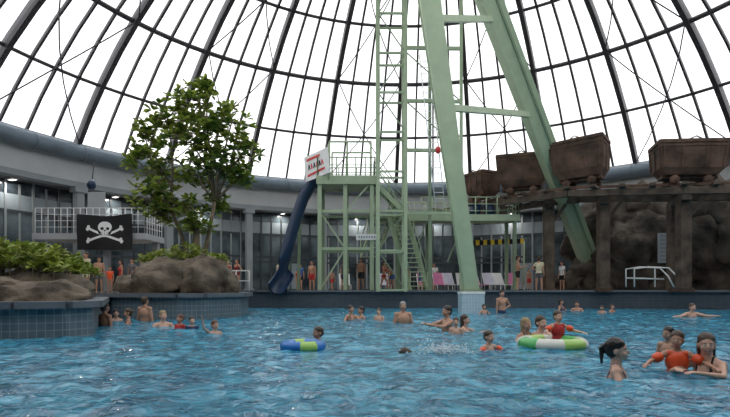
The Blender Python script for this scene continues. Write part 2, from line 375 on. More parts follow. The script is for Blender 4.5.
# ---------------------------------------------------------------- lattice tower
b=MB(); Zt=17.3
cs=[(.63,25),(1.95,25),(1.95,26.4),(.63,26.4)]
for c in cs: b.beam((*c,.82),(*c,Zt),.17,.17,GREEN)
zs=[.9+i*1.9 for i in range(9)]
for z in zs:
    for k in range(4): b.beam((*cs[k],z),(*cs[(k+1)%4],z),.09,.09,GREEN)
for i,(z0,z1) in enumerate(zip(zs,zs[1:])):
    for k in (0,1,3): 
        p,q=(cs[k],cs[(k+1)%4]) if i%2 else (cs[(k+1)%4],cs[k]); b.beam((*p,z0),(*q,z1),.05,.05,GREEN_SHADED)
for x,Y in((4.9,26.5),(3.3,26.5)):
    b.beam((x,Y,.82),(x,Y,16.0),.15,.15,GREEN_SHADED if x<4 else GREEN)
for z in(4.8,8.0,10.5,13.2): b.beam((1.95,26.4,z),(4.9,26.5,z),.14,.16,GREEN)
for z in(8.0,10.5): b.beam((1.95,26.4,z+2.6),(4.9,26.5,z),.05,.05,GREEN_SHADED)
b.build('steel_lattice_tower')
# ---------------------------------------------------------------- railings, stairs
def railing(b,pts,h,m,step=1.0,bars=2,r=.03):
    pts=[Vector(p) for p in pts]
    for p,q in zip(pts,pts[1:]):
        n=max(1,round((q-p).length/step))
        for k in range(n+1): c=p.lerp(q,k/n); b.tube([c,c+Vector((0,0,h))],r,m,6)
        for j in range(1,bars+1): b.tube([p+Vector((0,0,h*j/bars)),q+Vector((0,0,h*j/bars))],r if j==bars else r*.7,m,6)
def stair(b,p,q,w,m,n=14,wd=(0,1,0)):
    p=Vector(p);q=Vector(q);s=Vector(wd)*w/2
    for t in(s,-s):
        b.beam(p+t,q+t,.06,.24,m); 
        railing(b,[p+t,q+t],1.0,m,1.3,2,.025)
    for k in range(n+1):
        c=p.lerp(q,k/n)
        b.beam(c-s,c+s,.24,.04,m)
tw=empty('water_slide_tower')
b=MB(); PZ=6.45
b.box((-.95,27.4,PZ),(3.0,2.4,.28),GREEN_SHADED); b.box((-.95,26.2,PZ),(3.0,.08,.42),GREEN)
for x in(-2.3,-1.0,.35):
    for y in(26.4,28.4): b.beam((x,y,.82),(x,y,PZ),.2,.2,GREEN if y<27 else GREEN_SHADED)
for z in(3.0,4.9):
    b.beam((-2.3,26.4,z),(.35,26.4,z),.12,.14,GREEN); b.beam((-2.3,28.4,z),(.35,28.4,z),.12,.14,GREEN_SHADED)
b.beam((-2.3,26.4,.9),(-1.0,26.4,3.0),.07,.07,GREEN); b.beam((-1,26.4,3.0),(-2.3,26.4,4.9),.07,.07,GREEN); b.beam((-1,26.4,4.9),(.35,26.4,6.4),.07,.07,GREEN)
railing(b,[(-2.4,28.5,PZ),(-2.4,26.25,PZ),(.5,26.25,PZ),(.5,27,PZ)],1.15,GREEN,.5,3); railing(b,[(.5,28.5,PZ),(-2.4,28.5,PZ)],1.15,GREEN,.5,3)
for x in(-1.8,-.9,.3): b.tube([(x,26.3,PZ),(x,26.3,PZ+1.95)],.045,GREEN)
b.tube([(-1.8,26.3,PZ+1.95),(.3,26.3,PZ+1.95)],.045,GREEN); b.tube([(-1.8,28.4,PZ+1.95),(.3,28.4,PZ+1.95)],.045,GREEN); b.tube([(.3,26.3,PZ+1.95),(.3,28.4,PZ+1.95)],.045,GREEN)
b.tube([(-1.8,28.4,PZ),(-1.8,28.4,PZ+1.95)],.045,GREEN);b.tube([(.3,28.4,PZ),(.3,28.4,PZ+1.95)],.045,GREEN)
b.build('upper_platform',tw)
b=MB(); LZ=4.75
b.box((4.9,28.6,LZ),(6.6,1.8,.18),GREEN_SHADED); b.box((4.9,27.65,LZ),(6.7,.08,.34),GREEN)
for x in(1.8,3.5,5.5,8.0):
    for y in(27.8,29.4): b.beam((x,y,.82),(x,y,LZ),.17,.17,GREEN_SHADED)
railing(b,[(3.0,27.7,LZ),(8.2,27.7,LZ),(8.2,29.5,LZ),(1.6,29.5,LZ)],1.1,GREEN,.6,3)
for x in(2.4,4.4): b.beam((x,27.8,2.4),(x+1,27.8,LZ),.07,.07,GREEN_SHADED)
b.box((1.2,28.3,LZ),(1.2,1.6,.14),GREEN_SHADED)
b.build('lower_platform',tw)
b=MB(); stair(b,(.45,26.9,PZ),(2.0,26.9,LZ+.1),.9,GREEN,8); b.build('upper_stair',tw)
b=MB(); stair(b,(1.7,27.2,LZ),(2.75,24.9+1.6,.85),.9,GREEN,16,wd=(1,0,0)); stair(b,(1.0,27.6,LZ),(.2,29.8,2.8),.9,GREEN,8,wd=(1,0,0)); b.build('lower_stair',tw)
# slide chute
b=MB(); path=[(-2.2,27.4,6.5),(-2.75,27.35,6.25),(-3.1,27.2,5.6),(-3.35,27.1,4.8),(-3.6,27.0,4.0),(-3.8,26.9,3.2),(-4.0,26.75,2.4),(-4.15,26.5,1.7),(-4.25,26.0,1.15),(-4.3,25.2,.8)]
path=[Vector(p) for p in path]; vs=[];n=12
for i,p in enumerate(path):
    d=(path[min(i+1,9)]-path[max(i-1,0)]).normalized(); 
    side=Vector((.1,.99,0)) if i<7 else Vector((.75,.6,0)); side=(side-d*side.dot(d)).normalized(); up=side.cross(d); 
    if up.z<0: up=-up
    for rr_ in(.48,.42):
        for k in range(n+1):
            a=math.pi+math.pi*k/n; vs.append(p+side*math.cos(a)*rr_+up*(math.sin(a)*rr_+.35))
fs=[];S=2*(n+1)
for i in range(len(path)-1):
    for k in range(n): 
        fs.append((i*S+k,i*S+k+1,(i+1)*S+k+1,(i+1)*S+k)); fs.append((i*S+n+1+k,(i+1)*S+n+1+k,(i+1)*S+n+2+k,i*S+n+2+k))
    fs.append((i*S,(i+1)*S,(i+1)*S+n+1,i*S+n+1)); fs.append((i*S+n,i*S+2*n+1,(i+1)*S+2*n+1,(i+1)*S+n))
b.add(vs,fs,BLUE,sm=True)
b.beam((-3.5,27.2,.82),(-3.4,27.2,4.6),.14,.14,GREEN_SHADED); b.beam((-4.0,27,.82),(-3.95,26.9,2.5),.14,.14,GREEN_SHADED)
b.build('slide_chute',tw)
# banner
b=MB(); R=Matrix.Rotation(-.75,3,'Z')@Matrix.Rotation(-.12,3,'Y'); c=Vector((-2.45,26.4,7.25))
b.box(c,(1.8,.05,1.3),CLOTHW,R=R)
def strk(x0,z0,x1,z1,m,w=.08): b.beam(c+R@Vector((x0,-.035,z0)),c+R@Vector((x1,-.035,z1)),w,.02,m,up=R@Vector((0,-1,0)))
strk(-.7,.42,.3,.42,RED,.12)
for k in range(6):
    x=-.6+k*.2; strk(x,-.12,x+.05,.16,RED if k%2 else BLACK,.045); strk(x+.05,.16,x+.12,-.1,RED if k%2 else BLACK,.045)
strk(-.7,-.40,.6,-.32,RED,.11)
for x in(-.8,.8): 
    p=c+R@Vector((x,.06,0)); b.tube([p+Vector((0,0,-.95)),p+Vector((0,0,.8))],.04,GREEN)
b.build('banner_sign')
b=MB(); p=at(368,237,26.2); b.box(p,(1.2,.04,.3),CLOTHW)
for k in range(8): b.box(p+Vector((-.45+k*.13,-.03,0)),(.07,.02,.1),COLM)
b.tube([p+Vector((-.5,.04,.1)),p+Vector((-.5,.3,.7))],.02,GREEN); b.tube([p+Vector((.5,.04,.1)),p+Vector((.5,.3,.7))],.02,GREEN); b.build('information_sign')
b=MB(); p=at(472,243,31.5);q=at(524,241,31.5); n=14
for k in range(n): b.beam(p.lerp(q,k/n),p.lerp(q,(k+1)/n),.06,.3,YELL if k%2 else BLACK)
for t in(p,q): b.tube([Vector((t.x,t.y,.82)),t],.05,GREEN)
b.build('striped_barrier')
b=MB()
for x in(6.0,6.8): b.tube([(x,28.4,LZ+.1),(x,28.4,LZ+.75)],[.28,.36],BLUE,16); b.tube([(x,28.4,LZ+.74),(x,28.4,LZ+.8)],[.39,.39],BLUE,16)
b.build('blue_storage_tubs')
# ---------------------------------------------------------------- mine track + carts
track=[Vector((5.4,32.5,5.55)),Vector((6.6,31,5.55)),Vector((8.3,27.9,5.55)),Vector((10.3,25.6,5.5)),Vector((14.2,23.4,5.2)),Vector((18.5,21.8,5.0))]
b=MB(); ns=[]
for i,p in enumerate(track):
    d=(track[min(i+1,5)]-track[max(i-1,0)]).normalized(); ns.append(Vector((-d.y,d.x,0)))
for off in(-1.0,1.0):
    for i in range(5): b.beam(track[i]+ns[i]*off,track[i+1]+ns[i+1]*off,.26,.3,WOOD)
for off in(-.6,.6):
    for i in range(5): b.beam(track[i]+ns[i]*off+Vector((0,0,.34)),track[i+1]+ns[i+1]*off+Vector((0,0,.34)),.08,.12,RUST)
for i in range(5):
    L=(track[i+1]-track[i]).length; n=int(L/1.0)
    for k in range(n): c=track[i].lerp(track[i+1],k/n)+Vector((0,0,.24)); nn=ns[i].lerp(ns[i+1],k/n).normalized(); w=1.5+random.uniform(-.1,.35); b.beam(c-nn*w,c+nn*w,.26,.12,WOOD)
def post(x,y,w,h):
    b.beam((x,y,.82),(x,y,h),w,w,WOOD); b.box((x,y,.9),(w+.15,w+.15,.16),RUST)
for (p,nv,h) in ((Vector((9.5,26.9,0)),Vector((.35,.93,0)),5.3),(Vector((11.45,25.0,0)),Vector((.4,.9,0)),5.2),(Vector((14.05,22.95,0)),Vector((.3,.95,0)),5.0),(Vector((17.5,22.6,0)),Vector((.3,.95,0)),4.8)):
    post(p.x,p.y,.46,h); q=p+nv*1.7; post(q.x,q.y,.42,h)
    b.beam(p+Vector((0,0,h-.05))-nv*.6,q+Vector((0,0,h-.05))+nv*.4,.36,.3,WOOD)
    b.beam(p+Vector((0,0,h-1.2)),p+Vector((.8,-.25,h)),.16,.16,WOOD)
b.build('timber_trestle_track')
def cart(c,yaw,L,W,H,tilt=0):
    b=MB(); R=Matrix.Rotation(yaw,3,'Z')@Matrix.Rotation(tilt,3,'Y'); c=Vector(c)
    def P(x,y,z): return c+R@Vector((x,y,z))
    prof=[(.74,.66,0),(.92,.86,.2),(1.0,1.0,.86),(1.0,1.0,1.0)]
    vs=[]
    for s in(1,.94):
        for (fx,fy,fz) in prof:
            zz=fz*H if s==1 or fz>0 else .06
            for sx,sy in((-1,-1),(1,-1),(1,1),(-1,1)): vs.append(P(sx*L/2*fx*s,sy*W/2*fy*s,.42+zz))
    fs=[]
    for o,fl in((0,0),(16,1)):
        for j in range(3):
            for k in range(4):
                q=(o+j*4+k,o+j*4+(k+1)%4,o+j*4+4+(k+1)%4,o+j*4+4+k); fs.append(q[::-1] if fl else q)
    fs+= [(3,2,1,0),(16,17,18,19)]
    for k in range(4): fs.append((12+k,12+(k+1)%4,28+(k+1)%4,28+k))
    b.add(vs,fs,RUST)
    top=.42+H
    for (x0,y0,x1,y1) in((-1,-1,1,-1),(1,-1,1,1),(1,1,-1,1),(-1,1,-1,-1)):
        b.beam(P(x0*L/2,y0*W/2,top-.04),P(x1*L/2,y1*W/2,top-.04),.12,.14,RUST); 
        b.beam(P(x0*L/2,y0*W/2,top-H*.16),P(x1*L/2,y1*W/2,top-H*.16),.06,.07,RUST)
    for t in(-.9,-.35,.35,.9):
        for sy in(-1,1): b.beam(P(t*L/2*.92,sy*W/2*.88,.42+.22*H),P(t*L/2,sy*W/2*1.01,top-.1),.09,.06,RUST)
    for t in(-.9,0,.9):
        for sx in(-1,1): b.beam(P(sx*L/2*.93,t*W/2*.86,.42+.22*H),P(sx*L/2*1.01,t*W/2,top-.1),.09,.06,RUST)
    b.beam(P(-L*.4,0,.36),P(L*.4,0,.36),W*.4,.12,RUST)
    for sx in(-1,1):
        for sy in(-1,1):
            b.tube([P(sx*L*.24,sy*.55,.2),P(sx*L*.24,sy*.65,.2)],.2,RUST,16)
        b.tube([P(sx*L*.24,-.6,.2),P(sx*L*.24,.6,.2)],.05,RUST,8)
    b.tube([P(-L*.1,-W/2-.02,top),P(0,-W/2-.02,top+.14),P(L*.1,-W/2-.02,top)],.03,RUST,6)
    b.build('mine_cart')
cart((6.9,30.5,5.95),-1.1,1.6,1.4,1.35); cart((8.4,27.8,5.93),-.35,2.5,1.6,1.65); cart((10.6,25.4,5.88),-.62,2.4,1.8,1.8,-.06); cart((14.4,23.3,5.53),-.25,2.75,1.8,1.45,.05)
# ---------------------------------------------------------------- handrails
b=MB()
def tr_(pts,m=WHITE,r=.035): b.tube(pts,r,m,8)
p=[at(626,287,25.0),at(626,269,25.0),at(640,267,25),at(660,268,24.6),at(668,276,24.0),at(674,287,24.0)]
tr_(p); tr_([q+Vector((.35,-.1,0)) for q in p]); tr_([at(655,287,24.8),at(655,268,24.8)]); tr_([at(626,278,25),at(664,279,24.6)]); b.build('pool_handrail')
b=MB(); railing(b,[(-7.0,25.6,.85),(-5.7,25.6,.85)],1.0,WHITE,.6,2); b.build('pool_handrail')
# ---------------------------------------------------------------- balcony and flag
bal=MB(); bal.box((-13.6,26.8,3.55),(5.6,2.4,.3),GREYW); railing(bal,[(-16.3,25.7,3.7),(-10.9,25.7,3.7),(-10.9,27.9,3.7)],1.25,WHITE,.32,4,.02)
for x in(-16.2,-11.1): bal.beam((x,27.6,.82),(x,27.6,3.5),.3,.3,COLM)
bal.beam((-12.9,26,.82),(-12.9,26,3.5),.26,.26,COLM)
bal.box((-14.4,27.9,4.9),(.9,.12,2.5),GREYW); bal.build('balcony')
b=MB(); nxx,nyy=190,116; FW,FH=2.75,1.7; c=Vector((-12.75,25.45,3.72))
def seg(px,py,ax,ay,bx,by):
    vx,vy=bx-ax,by-ay; t=max(0,min(1,((px-ax)*vx+(py-ay)*vy)/(vx*vx+vy*vy))); return math.hypot(px-ax-vx*t,py-ay-vy*t)
def skull(u,v):
    v-=.08
    if math.hypot(u/.31,(v-.2)/.29)<1 or (abs(u)<.17 and -.19<v<.05):
        if math.hypot((abs(u)-.12)/.075,(v-.13)/.075)<1: return False
        if abs(u)<.028+(.06-v)*.3 and -.0<v<.07: return False
        if v<-.06 and abs((u*20)%1-.5)>.38: return False
        return True
    if -.29<v<-.21 and abs(u)<.13-abs(v+.19)*.5: return True
    for s in(1,-1):
        if seg(u,v,-.78*s,-.5,.78*s,.1)<.055 and not(math.hypot(u/.34,(v-.12)/.38)<1): return True
        for (ex,ey) in((-.78*s,-.5),(.78*s,.1)):
            if math.hypot(u-ex,v-ey-.07)<.085 or math.hypot(u-ex-.05*(-1 if ex<0 else 1),v-ey+.04)<.085: return True
    return False
vs=[];fs0=[];fs1=[]
for j in range(nyy+1):
    for i in range(nxx+1):
        u=(i/nxx-.5)*FW; v=(j/nyy-.5)*FH; vs.append(c+Vector((u,.05*math.sin(u*4)+.03*math.sin(v*3+u*2),v-.05*math.cos(u*2.4)*(j/nyy))))
for j in range(nyy):
    for i in range(nxx):
        k=j*(nxx+1)+i; f=(k,k+1,k+nxx+2,k+nxx+1); (fs1 if skull((i/nxx-.5)*FW,(j/nyy-.5)*FH) else fs0).append(f)
me=bpy.data.meshes.new('pirate_flag'); me.from_pydata([tuple(v) for v in vs],[],fs0+fs1); me.materials.append(BLACK); me.materials.append(CLOTHW)
me.polygons.foreach_set('material_index',[0]*len(fs0)+[1]*len(fs1)); sc.collection.objects.link(bpy.data.objects.new('pirate_flag',me))
b=MB(); p=at(92,182,25.3); b.tube([p,p+Vector((.15,-.35,-.25))],[.16,.2],BLUE,14); b.tube([p,p+Vector((0,.2,1.0))],.03,RIB,6); b.build('spotlight_fixture')
b=MB(); p=at(438,150,24.5); b.ell(p,(.13,.13,.18),RED); b.tube([p,p+Vector((0,0,6))],.012,RIB,5); b.build('hanging_buoy')
# ---------------------------------------------------------------- sun loungers
def lounger(x,y,yaw,m):
    b=MB(); R=Matrix.Rotation(yaw,3,'Z'); c=Vector((x,y,.82))
    P=lambda a,q,z:c+R@Vector((a,q,z))
    for s in(-.3,.3):
        b.tube([P(s,-.9,.36),P(s,.3,.36),P(s,.75,1.05)],.02,WHITE,6)
        for q in(-.8,.25): b.tube([P(s,q,0),P(s,q,.36)],.02,WHITE,6)
    b.beam(P(0,-.9,.37),P(0,.3,.37),.56,.03,m); b.beam(P(0,.3,.37),P(0,.75,1.06),.56,.03,m); b.tube([P(-.3,.75,1.05),P(.3,.75,1.05)],.02,WHITE,6)
    b.build('sun_lounger')
for k,x in enumerate([440,452,464,478,491,503,514]): lounger((x-365)*29.3/F,29.3+.1*(k%2),.25 if k%2 else .05,(PINK,LIL,CLOTHW)[k%3])
for k,x in enumerate([345,384,424]): lounger((x-365)*30.5/F,30.5,.1,(CLOTHW,LIL,PINK)[k])
# ---------------------------------------------------------------- PEOPLE
def skinm(n,c): return mat('skin_'+n,c,.42,0,.07,9)
SK={'fair':skinm('fair',(.62,.37,.27)),'tan':skinm('tan',(.48,.26,.17)),'brown':skinm('brown',(.30,.15,.09)),'pale':skinm('pale',(.68,.44,.34))}
HR={'dark':mat('hair_dark',(.018,.012,.01),.35,0,.3,30),'brown':mat('hair_brown',(.06,.035,.02),.4,0,.3,30),'blond':mat('hair_blond',(.32,.22,.11),.5,0,.25,30),'grey':mat('hair_grey',(.28,.27,.26),.5,0,.2,30),'red':mat('hair_auburn',(.12,.045,.02),.4,0,.3,30)}
LIP=mat('lips',(.45,.15,.13),.4,0,.05); EYW=mat('eye_white',(.75,.73,.7),.2,0,.02); EYD=mat('iris_dark',(.02,.015,.012),.15,0,.02); MOU=mat('mouth_teeth',(.70,.66,.60),.3,0,.02)
CL={'navy':mat('cloth_navy',(.02,.035,.10),.7),'black':BLACK,'red':mat('cloth_red',(.5,.03,.03),.7),'white':CLOTHW,'cream':mat('cloth_cream',(.66,.60,.42),.8),'blue':mat('cloth_blue',(.05,.15,.4),.7),'grey':mat('cloth_grey',(.15,.15,.16),.8),'orange':ORANGE,'pat':mat('cloth_red_black_print',(.02,.01,.01),.8,0,.2,14,c2=(.45,.05,.06)),'green':mat('cloth_green',(.1,.25,.1),.7)}
POSE={
'stand':dict(a=[((.14,0,-1),(.06,-.15,-1))]*2,l=[((.05,0,-1),(.02,.04,-1))]*2),
'akimbo':dict(a=[((.55,.1,-.8),(-.75,-.25,-.35)),((.14,0,-1),(.06,-.2,-1))],l=[((.09,-.03,-1),(.03,.05,-1))]*2),
'walk':dict(a=[((.14,.35,-.9),(.03,.0,-1)),((.14,-.4,-.9),(.0,-.6,-.8))],l=[((.03,-.4,-.9),(0,.15,-1)),((.03,.25,-.95),(0,.45,-.9))]),
'phone':dict(a=[((.2,-.3,-.9),(-.25,-.9,.4)),((.2,-.3,-.9),(-.25,-.9,.3))],l=[((.06,0,-1),(.03,.04,-1))]*2),
'wade':dict(a=[((.55,-.35,-.7),(.1,-.95,.05)),((.6,-.3,-.7),(.2,-.9,.1))],l=[((.12,-.1,-1),(.03,.1,-1))]*2),
'down':dict(a=[((.25,0,-1),(.1,-.2,-1))]*2,l=[((.12,-.1,-1),(.03,.1,-1))]*2),
'reach':dict(a=[((.4,-.85,-.15),(.0,-1,.1)),((.5,-.7,-.35),(.0,-1,.1))],l=[((.12,-.2,-1),(.03,.3,-1))]*2),
'wave':dict(a=[((.75,-.1,.6),(.25,-.15,1)),((.5,-.3,-.7),(.1,-.95,.05))],l=[((.12,-.1,-1),(.03,.1,-1))]*2),
'hug':dict(a=[((.35,-.85,-.3),(-.55,-.8,.15)),((.35,-.85,-.3),(-.55,-.8,.2))],l=[((.12,-.1,-1),(.03,.1,-1))]*2),
'spread':dict(a=[((.8,-.45,-.45),(.3,-.9,-.1)),((.8,-.45,-.45),(.3,-.9,-.1))],l=[((.1,-.5,-.8),(.03,.3,-1))]*2),
'wide':dict(a=[((.95,-.3,-.22),(.9,-.5,.05)),((.95,-.25,-.25),(.9,-.4,.02))],l=[((.12,.5,-.8),(.05,.9,-.4))]*2,lean=15),
'swim':dict(a=[((.5,-.8,.05),(.2,-1,-.05)),((.6,-.7,-.2),(.6,-.5,-.3))],l=[((.12,.96,-.1),(.05,1,-.05)),((.12,.94,-.25),(.05,1,.1))],lean=72,foot=(0,.9,-.3)),
'bend':dict(a=[((.2,-.5,-.9),(0,-.4,-1))]*2,l=[((.08,-.1,-1),(.03,.1,-1))]*2,lean=55),
}
def V(a): return np.array(a,float)
def unit(a): a=V(a); return a/np.linalg.norm(a)
def rx(t): c,s=math.cos(t),math.sin(t); return np.array([[1,0,0],[0,c,-s],[0,s,c]])
def rzz(t): c,s=math.cos(t),math.sin(t); return np.array([[c,-s,0],[s,c,0],[0,0,1]])
def figure(name,x,y,pose='stand',h=1.75,fem=0,yaw=0,ground=None,top=None,skin='fair',hair='short',hc='brown',cl='trunks',cc='navy',cc2=None,hyaw=0,hpitch=0,lean=None,vox=.0115,bands=False,hs=None,swap=False,smile=False,bulk=1.0):
    P=POSE[pose]; parts=[]; s=h/1.75; hsc=hs or (1.05 if h>1.5 else 1.05+.28*(1.5-h)/.5)
    def rc(a,ra,b_,rb,tag): parts.append(('c',V(a),ra,V(b_),rb,tag))
    def el(c,r,R,tag): parts.append(('e',V(c),V(r),R,0,tag))
    ln=math.radians(P.get('lean',0) if lean is None else lean); R=rx(ln); O=V((0,0,.93))
    tp=lambda a,q,z:O+R@V((a,q,z-.93))
    B=bulk
    el(tp(0,0,.95),((.152+fem*.010)*B,.105*B,.12),R,'torso'); el(tp(0,-.005,1.10),((.142-fem*.016)*B,.094*B,.19),R,'torso')
    el(tp(0,.0,1.28),((.165-fem*.018)*B,.112*B,.185),R,'torso'); sw=.175-.022*fem
    rc(tp(-sw+.02,0,1.41),.056,tp(sw-.02,0,1.41),.056,'torso')
    for sx in(-1,1):
        el(tp(sx*.075,.05,.9),(.085,.08,.095),R,'torso'); rc(tp(sx*.03,.01,1.47),.04,tp(sx*(sw-.03),.005,1.425),.045,'torso')
        if fem and h>1.5: el(tp(sx*.07,-.085,1.27),(.062,.06,.065),R,'torso')
        elif h>1.5: el(tp(sx*.072,-.06,1.32),(.08,.045,.06),R,'torso')
    RH=rzz(math.radians(hyaw))@rx(math.radians(hpitch)); Ho=tp(0,-.01,1.525)
    hp=lambda a,q,z:Ho+RH@(V((a,q,z))*hsc); k=hsc
    rc(tp(0,.01,1.42),.062,hp(0,.012,.05),.052,'neck')
    el(hp(0,.012,.125),V((.076,.094,.088))*k,RH,'head'); el(hp(0,-.02,.082),V((.062,.070,.085))*k,RH,'head'); el(hp(0,-.032,.036),V((.048,.05,.036))*k,RH,'head')
    el(hp(0,-.07,.02),V((.02,.018,.017))*k,RH,'head')
    rc(hp(0,-.084,.108),.009*k,hp(0,-.104,.076),.012*k,'head')
    rc(hp(-.034,-.074,.124),.010*k,hp(.034,-.074,.124),.010*k,'head')
    for sx in(-1,1):
        el(hp(sx*.077,.012,.09),V((.012,.021,.032))*k,RH,'head'); el(hp(sx*.035,-.060,.068),V((.026,.026,.024))*k,RH,'head')
    rc(hp(-.019,-.083,.043),.0080*k,hp(.019,-.083,.043),.0080*k,'lip')
    if hair!='bald':
        el(hp(0,.026,.150),V((.086,.099,.086))*k,RH,'hair'); el(hp(0,.052,.105),V((.080,.076,.092))*k,RH,'hair')
    if hair in('long','wet'):
        el(hp(0,.055,.06),V((.078,.062,.115))*k,RH,'hair'); rc(hp(0,.07,.02),.057*k,hp(0,.085,-.11),.034*k,'hair')
        for sx in(-1,1): rc(hp(sx*.069,.022,.12),.022*k,hp(sx*.066,.04,-.035),.022*k,'hair')
    if hair=='pony':
        rc(hp(0,.115,.155),.024*k,hp(0,.155,.11),.029*k,'hair'); rc(hp(0,.155,.11),.029*k,hp(0,.155,-.04),.013*k,'hair')
    if hair=='bun': el(hp(0,.13,.15),V((.04,.04,.04))*k,RH,'hair')
    if hair=='cap': rc(hp(0,-.08,.16),.012*k,hp(0,-.15,.15),.012*k,'hair')
    arms=[];am=P['a'] if not swap else P['a'][::-1]
    for i,sx in enumerate((1,-1)):
        u1=unit(V(am[i][0])*V((sx,1,1)));u2=unit(V(am[i][1])*V((sx,1,1)))
        S=tp(sx*sw,0,1.41);E=S+u1*.285;W=E+u2*.25; arms.append((S,E,W))
        g=(1-.14*fem)*B
        el(S,(.06*g,.06*g,.062*g),R,'uarm0'); rc(S,.052*g,E,.038*g,'uarm'); rc(S+u1*.1,.05*g,S+u1*.18,.045*g,'uarm'); rc(E,.038*g,W,.026*g,'farm'); rc(E+u2*.05,.041*g,E+u2*.11,.036*g,'farm')
        sv=np.cross(u2,V((0,0,1))); 
        if np.linalg.norm(sv)<.3: sv=V((0,-1,0))
        sv=unit(sv-u2*sv.dot(u2)); n=np.cross(u2,sv); 
        if n[2]>0: n=-n
        if np.cross(u2,V((0,0,1))).dot(V((sx,0,0)))>0: sv=-sv
        RR=np.stack([sv,n,u2],1); el(W+u2*.052,(.04,.017,.052),RR,'hand'); rc(W-u2*.01,.025,W+u2*.03,.024,'hand')
        for q,(o_,L_) in enumerate(((.029,.068),(.010,.078),(-.010,.073),(-.028,.056))):
            p0=W+u2*.085+sv*o_; d1=unit(u2+n*.25+sv*o_*4); p1=p0+d1*L_*.5; d2=unit(u2+n*.75+sv*o_*3); p2=p1+d2*L_*.5
            rc(p0,.0105,p1,.0095,'hand'); rc(p1,.0095,p2,.008,'hand')
        p0=W+u2*.025+sv*.03; p1=p0+unit(u2*.6+sv*.8)*.042; p2=p1+unit(u2*.9+sv*.35+n*.2)*.032; rc(p0,.014,p1,.011,'hand'); rc(p1,.011,p2,.009,'hand')
    lg=P['l'] if not swap else P['l'][::-1]
    for i,sx in enumerate((1,-1)):
        u1=unit(V(lg[i][0])*V((sx,1,1)));u2=unit(V(lg[i][1])*V((sx,1,1)))
        H=O+R@V((sx*.085,0,-.02)); K=H+u1*.43;A=K+u2*.40; g=B
        rc(H,.088*g,K,.052*g,'thigh'); rc(K,.050*g,A,.032*g,'calf'); rc(K+u2*.09+V((0,.018,0)),.052*g,K+u2*.19+V((0,.008,0)),.040*g,'calf')
        fd=unit(P.get('foot',(sx*.2,-1,-.12))); rc(A-fd*.04+u2*.03,.036,A+fd*.07+u2*.035,.034,'foot'); rc(A+fd*.07+u2*.035,.034,A+fd*.15+u2*.045,.024,'foot')
        for q in range(5): rc(A+fd*.15+u2*.045+V((sx*(.028-.014*q),0,0)),.012,A+fd*(.19-.008*q)+u2*.05+V((sx*(.03-.014*q),0,0)),.010,'foot')
    mb=MB()
    for p in parts:
        if p[0]=='e': mb.ell(p[1],p[2],LIP,Matrix(p[3].tolist()),14,10)
        else:
            a,ra,c2,rb=p[1],p[2],p[3],p[4]; d=c2-a; L=np.linalg.norm(d); d=d/max(L,1e-6)
            pts=[];rs=[]
            for q in(90,60,30,0): pts.append(a-d*ra*math.sin(rad(q))); rs.append(max(1e-4,ra*math.cos(rad(q))))
            for q in(0,30,60,90): pts.append(c2+d*rb*math.sin(rad(q))); rs.append(max(1e-4,rb*math.cos(rad(q))))
            mb.tube(pts,rs,LIP,12)
    me=bpy.data.meshes.new('t'); me.from_pydata(mb.v,[],mb.f); ob=bpy.data.objects.new('t',me); sc.collection.objects.link(ob)
    md=ob.modifiers.new('r','REMESH'); md.mode='VOXEL'; md.voxel_size=vox/s; md.adaptivity=0
    m2=ob.modifiers.new('s','SMOOTH'); m2.factor=.5; m2.iterations=3 if vox>.01 else 5
    dg=bpy.context.evaluated_depsgraph_get(); res=bpy.data.meshes.new_from_object(ob.evaluated_get(dg)); bpy.data.objects.remove(ob)
    nV=len(res.vertices); co=np.empty(nV*3); res.vertices.foreach_get('co',co); co=co.reshape(-1,3)
    nF=len(res.polygons); fc=np.empty(nF*3); res.polygons.foreach_get('center',fc); fc=fc.reshape(-1,3)
    best=np.full(nF,9e9); tag=np.zeros(nF,int); tt=np.zeros(nF)
    for pi,p in enumerate(parts):
        if p[0]=='e':
            q=(fc-p[1])@p[3]; ql=np.linalg.norm(q/p[2],axis=1); d=(ql-1)*np.linalg.norm(q,axis=1)/np.maximum(ql,1e-6); t=np.zeros(nF)
        else:
            ab=p[3]-p[1]; t=np.clip((fc-p[1])@ab/max(ab@ab,1e-9),0,1); d=np.linalg.norm(fc-p[1]-t[:,None]*ab,axis=1)-(p[2]+(p[4]-p[2])*t)
        w=d<best; best[w]=d[w]; tag[w]=pi; tt[w]=t[w]
    tags=np.array([p[5] for p in parts])[tag]; loc=(fc-O)@R; tz=loc[:,2]+.93; tx=np.abs(loc[:,0])
    tor=(tags=='torso'); 
    th=(tags=='thigh'); clo=np.zeros(nF,bool); clo2=np.zeros(nF,bool)
    if cl in('trunks','shorts','shirt'): clo=(tor&(tz<1.01))|(th&(tt<.55))
    if cl=='brief': clo=(tor&(tz<.99))|(th&(tt<.12))
    if cl=='bikini': clo=(tor&(tz<.97))|(th&(tt<.1))|(tor&(tz>1.21)&(tz<1.31))|(tor&(tz>=1.31)&(tx>.06)&(tx<.085))
    if cl=='suit': clo=(tor&(tz<1.33))|(th&(tt<.08))|(tor&(tz>=1.33)&(tx>.055)&(tx<.1))
    if cl in('shirt','tee'): clo2=(tor&(tz>=.93)&(tz<1.46))|(tags=='uarm0')|((tags=='uarm')&(tt<.5)); 
    if cl=='vest': clo=tor&(tz<1.0); clo2=tor&(tz>=1.0)&(tz<1.46)
    if cl=='dress': clo=(tor&(tz<1.4))|(th&(tt<.75))
    clo&=~clo2
    mats=[SK[skin],HR[hc],LIP,CL[cc],CL[cc2 or 'white'],EYW,EYD,ORANGE,MOU]
    mi=np.zeros(nF,int); mi[tags=='hair']=1; mi[tags=='lip']=2; mi[clo]=3; mi[clo2]=4
    lv=np.empty(len(res.loops),int); res.loops.foreach_get('vertex_index',lv); ls=np.empty(nF,int); res.polygons.foreach_get('loop_total',ls)
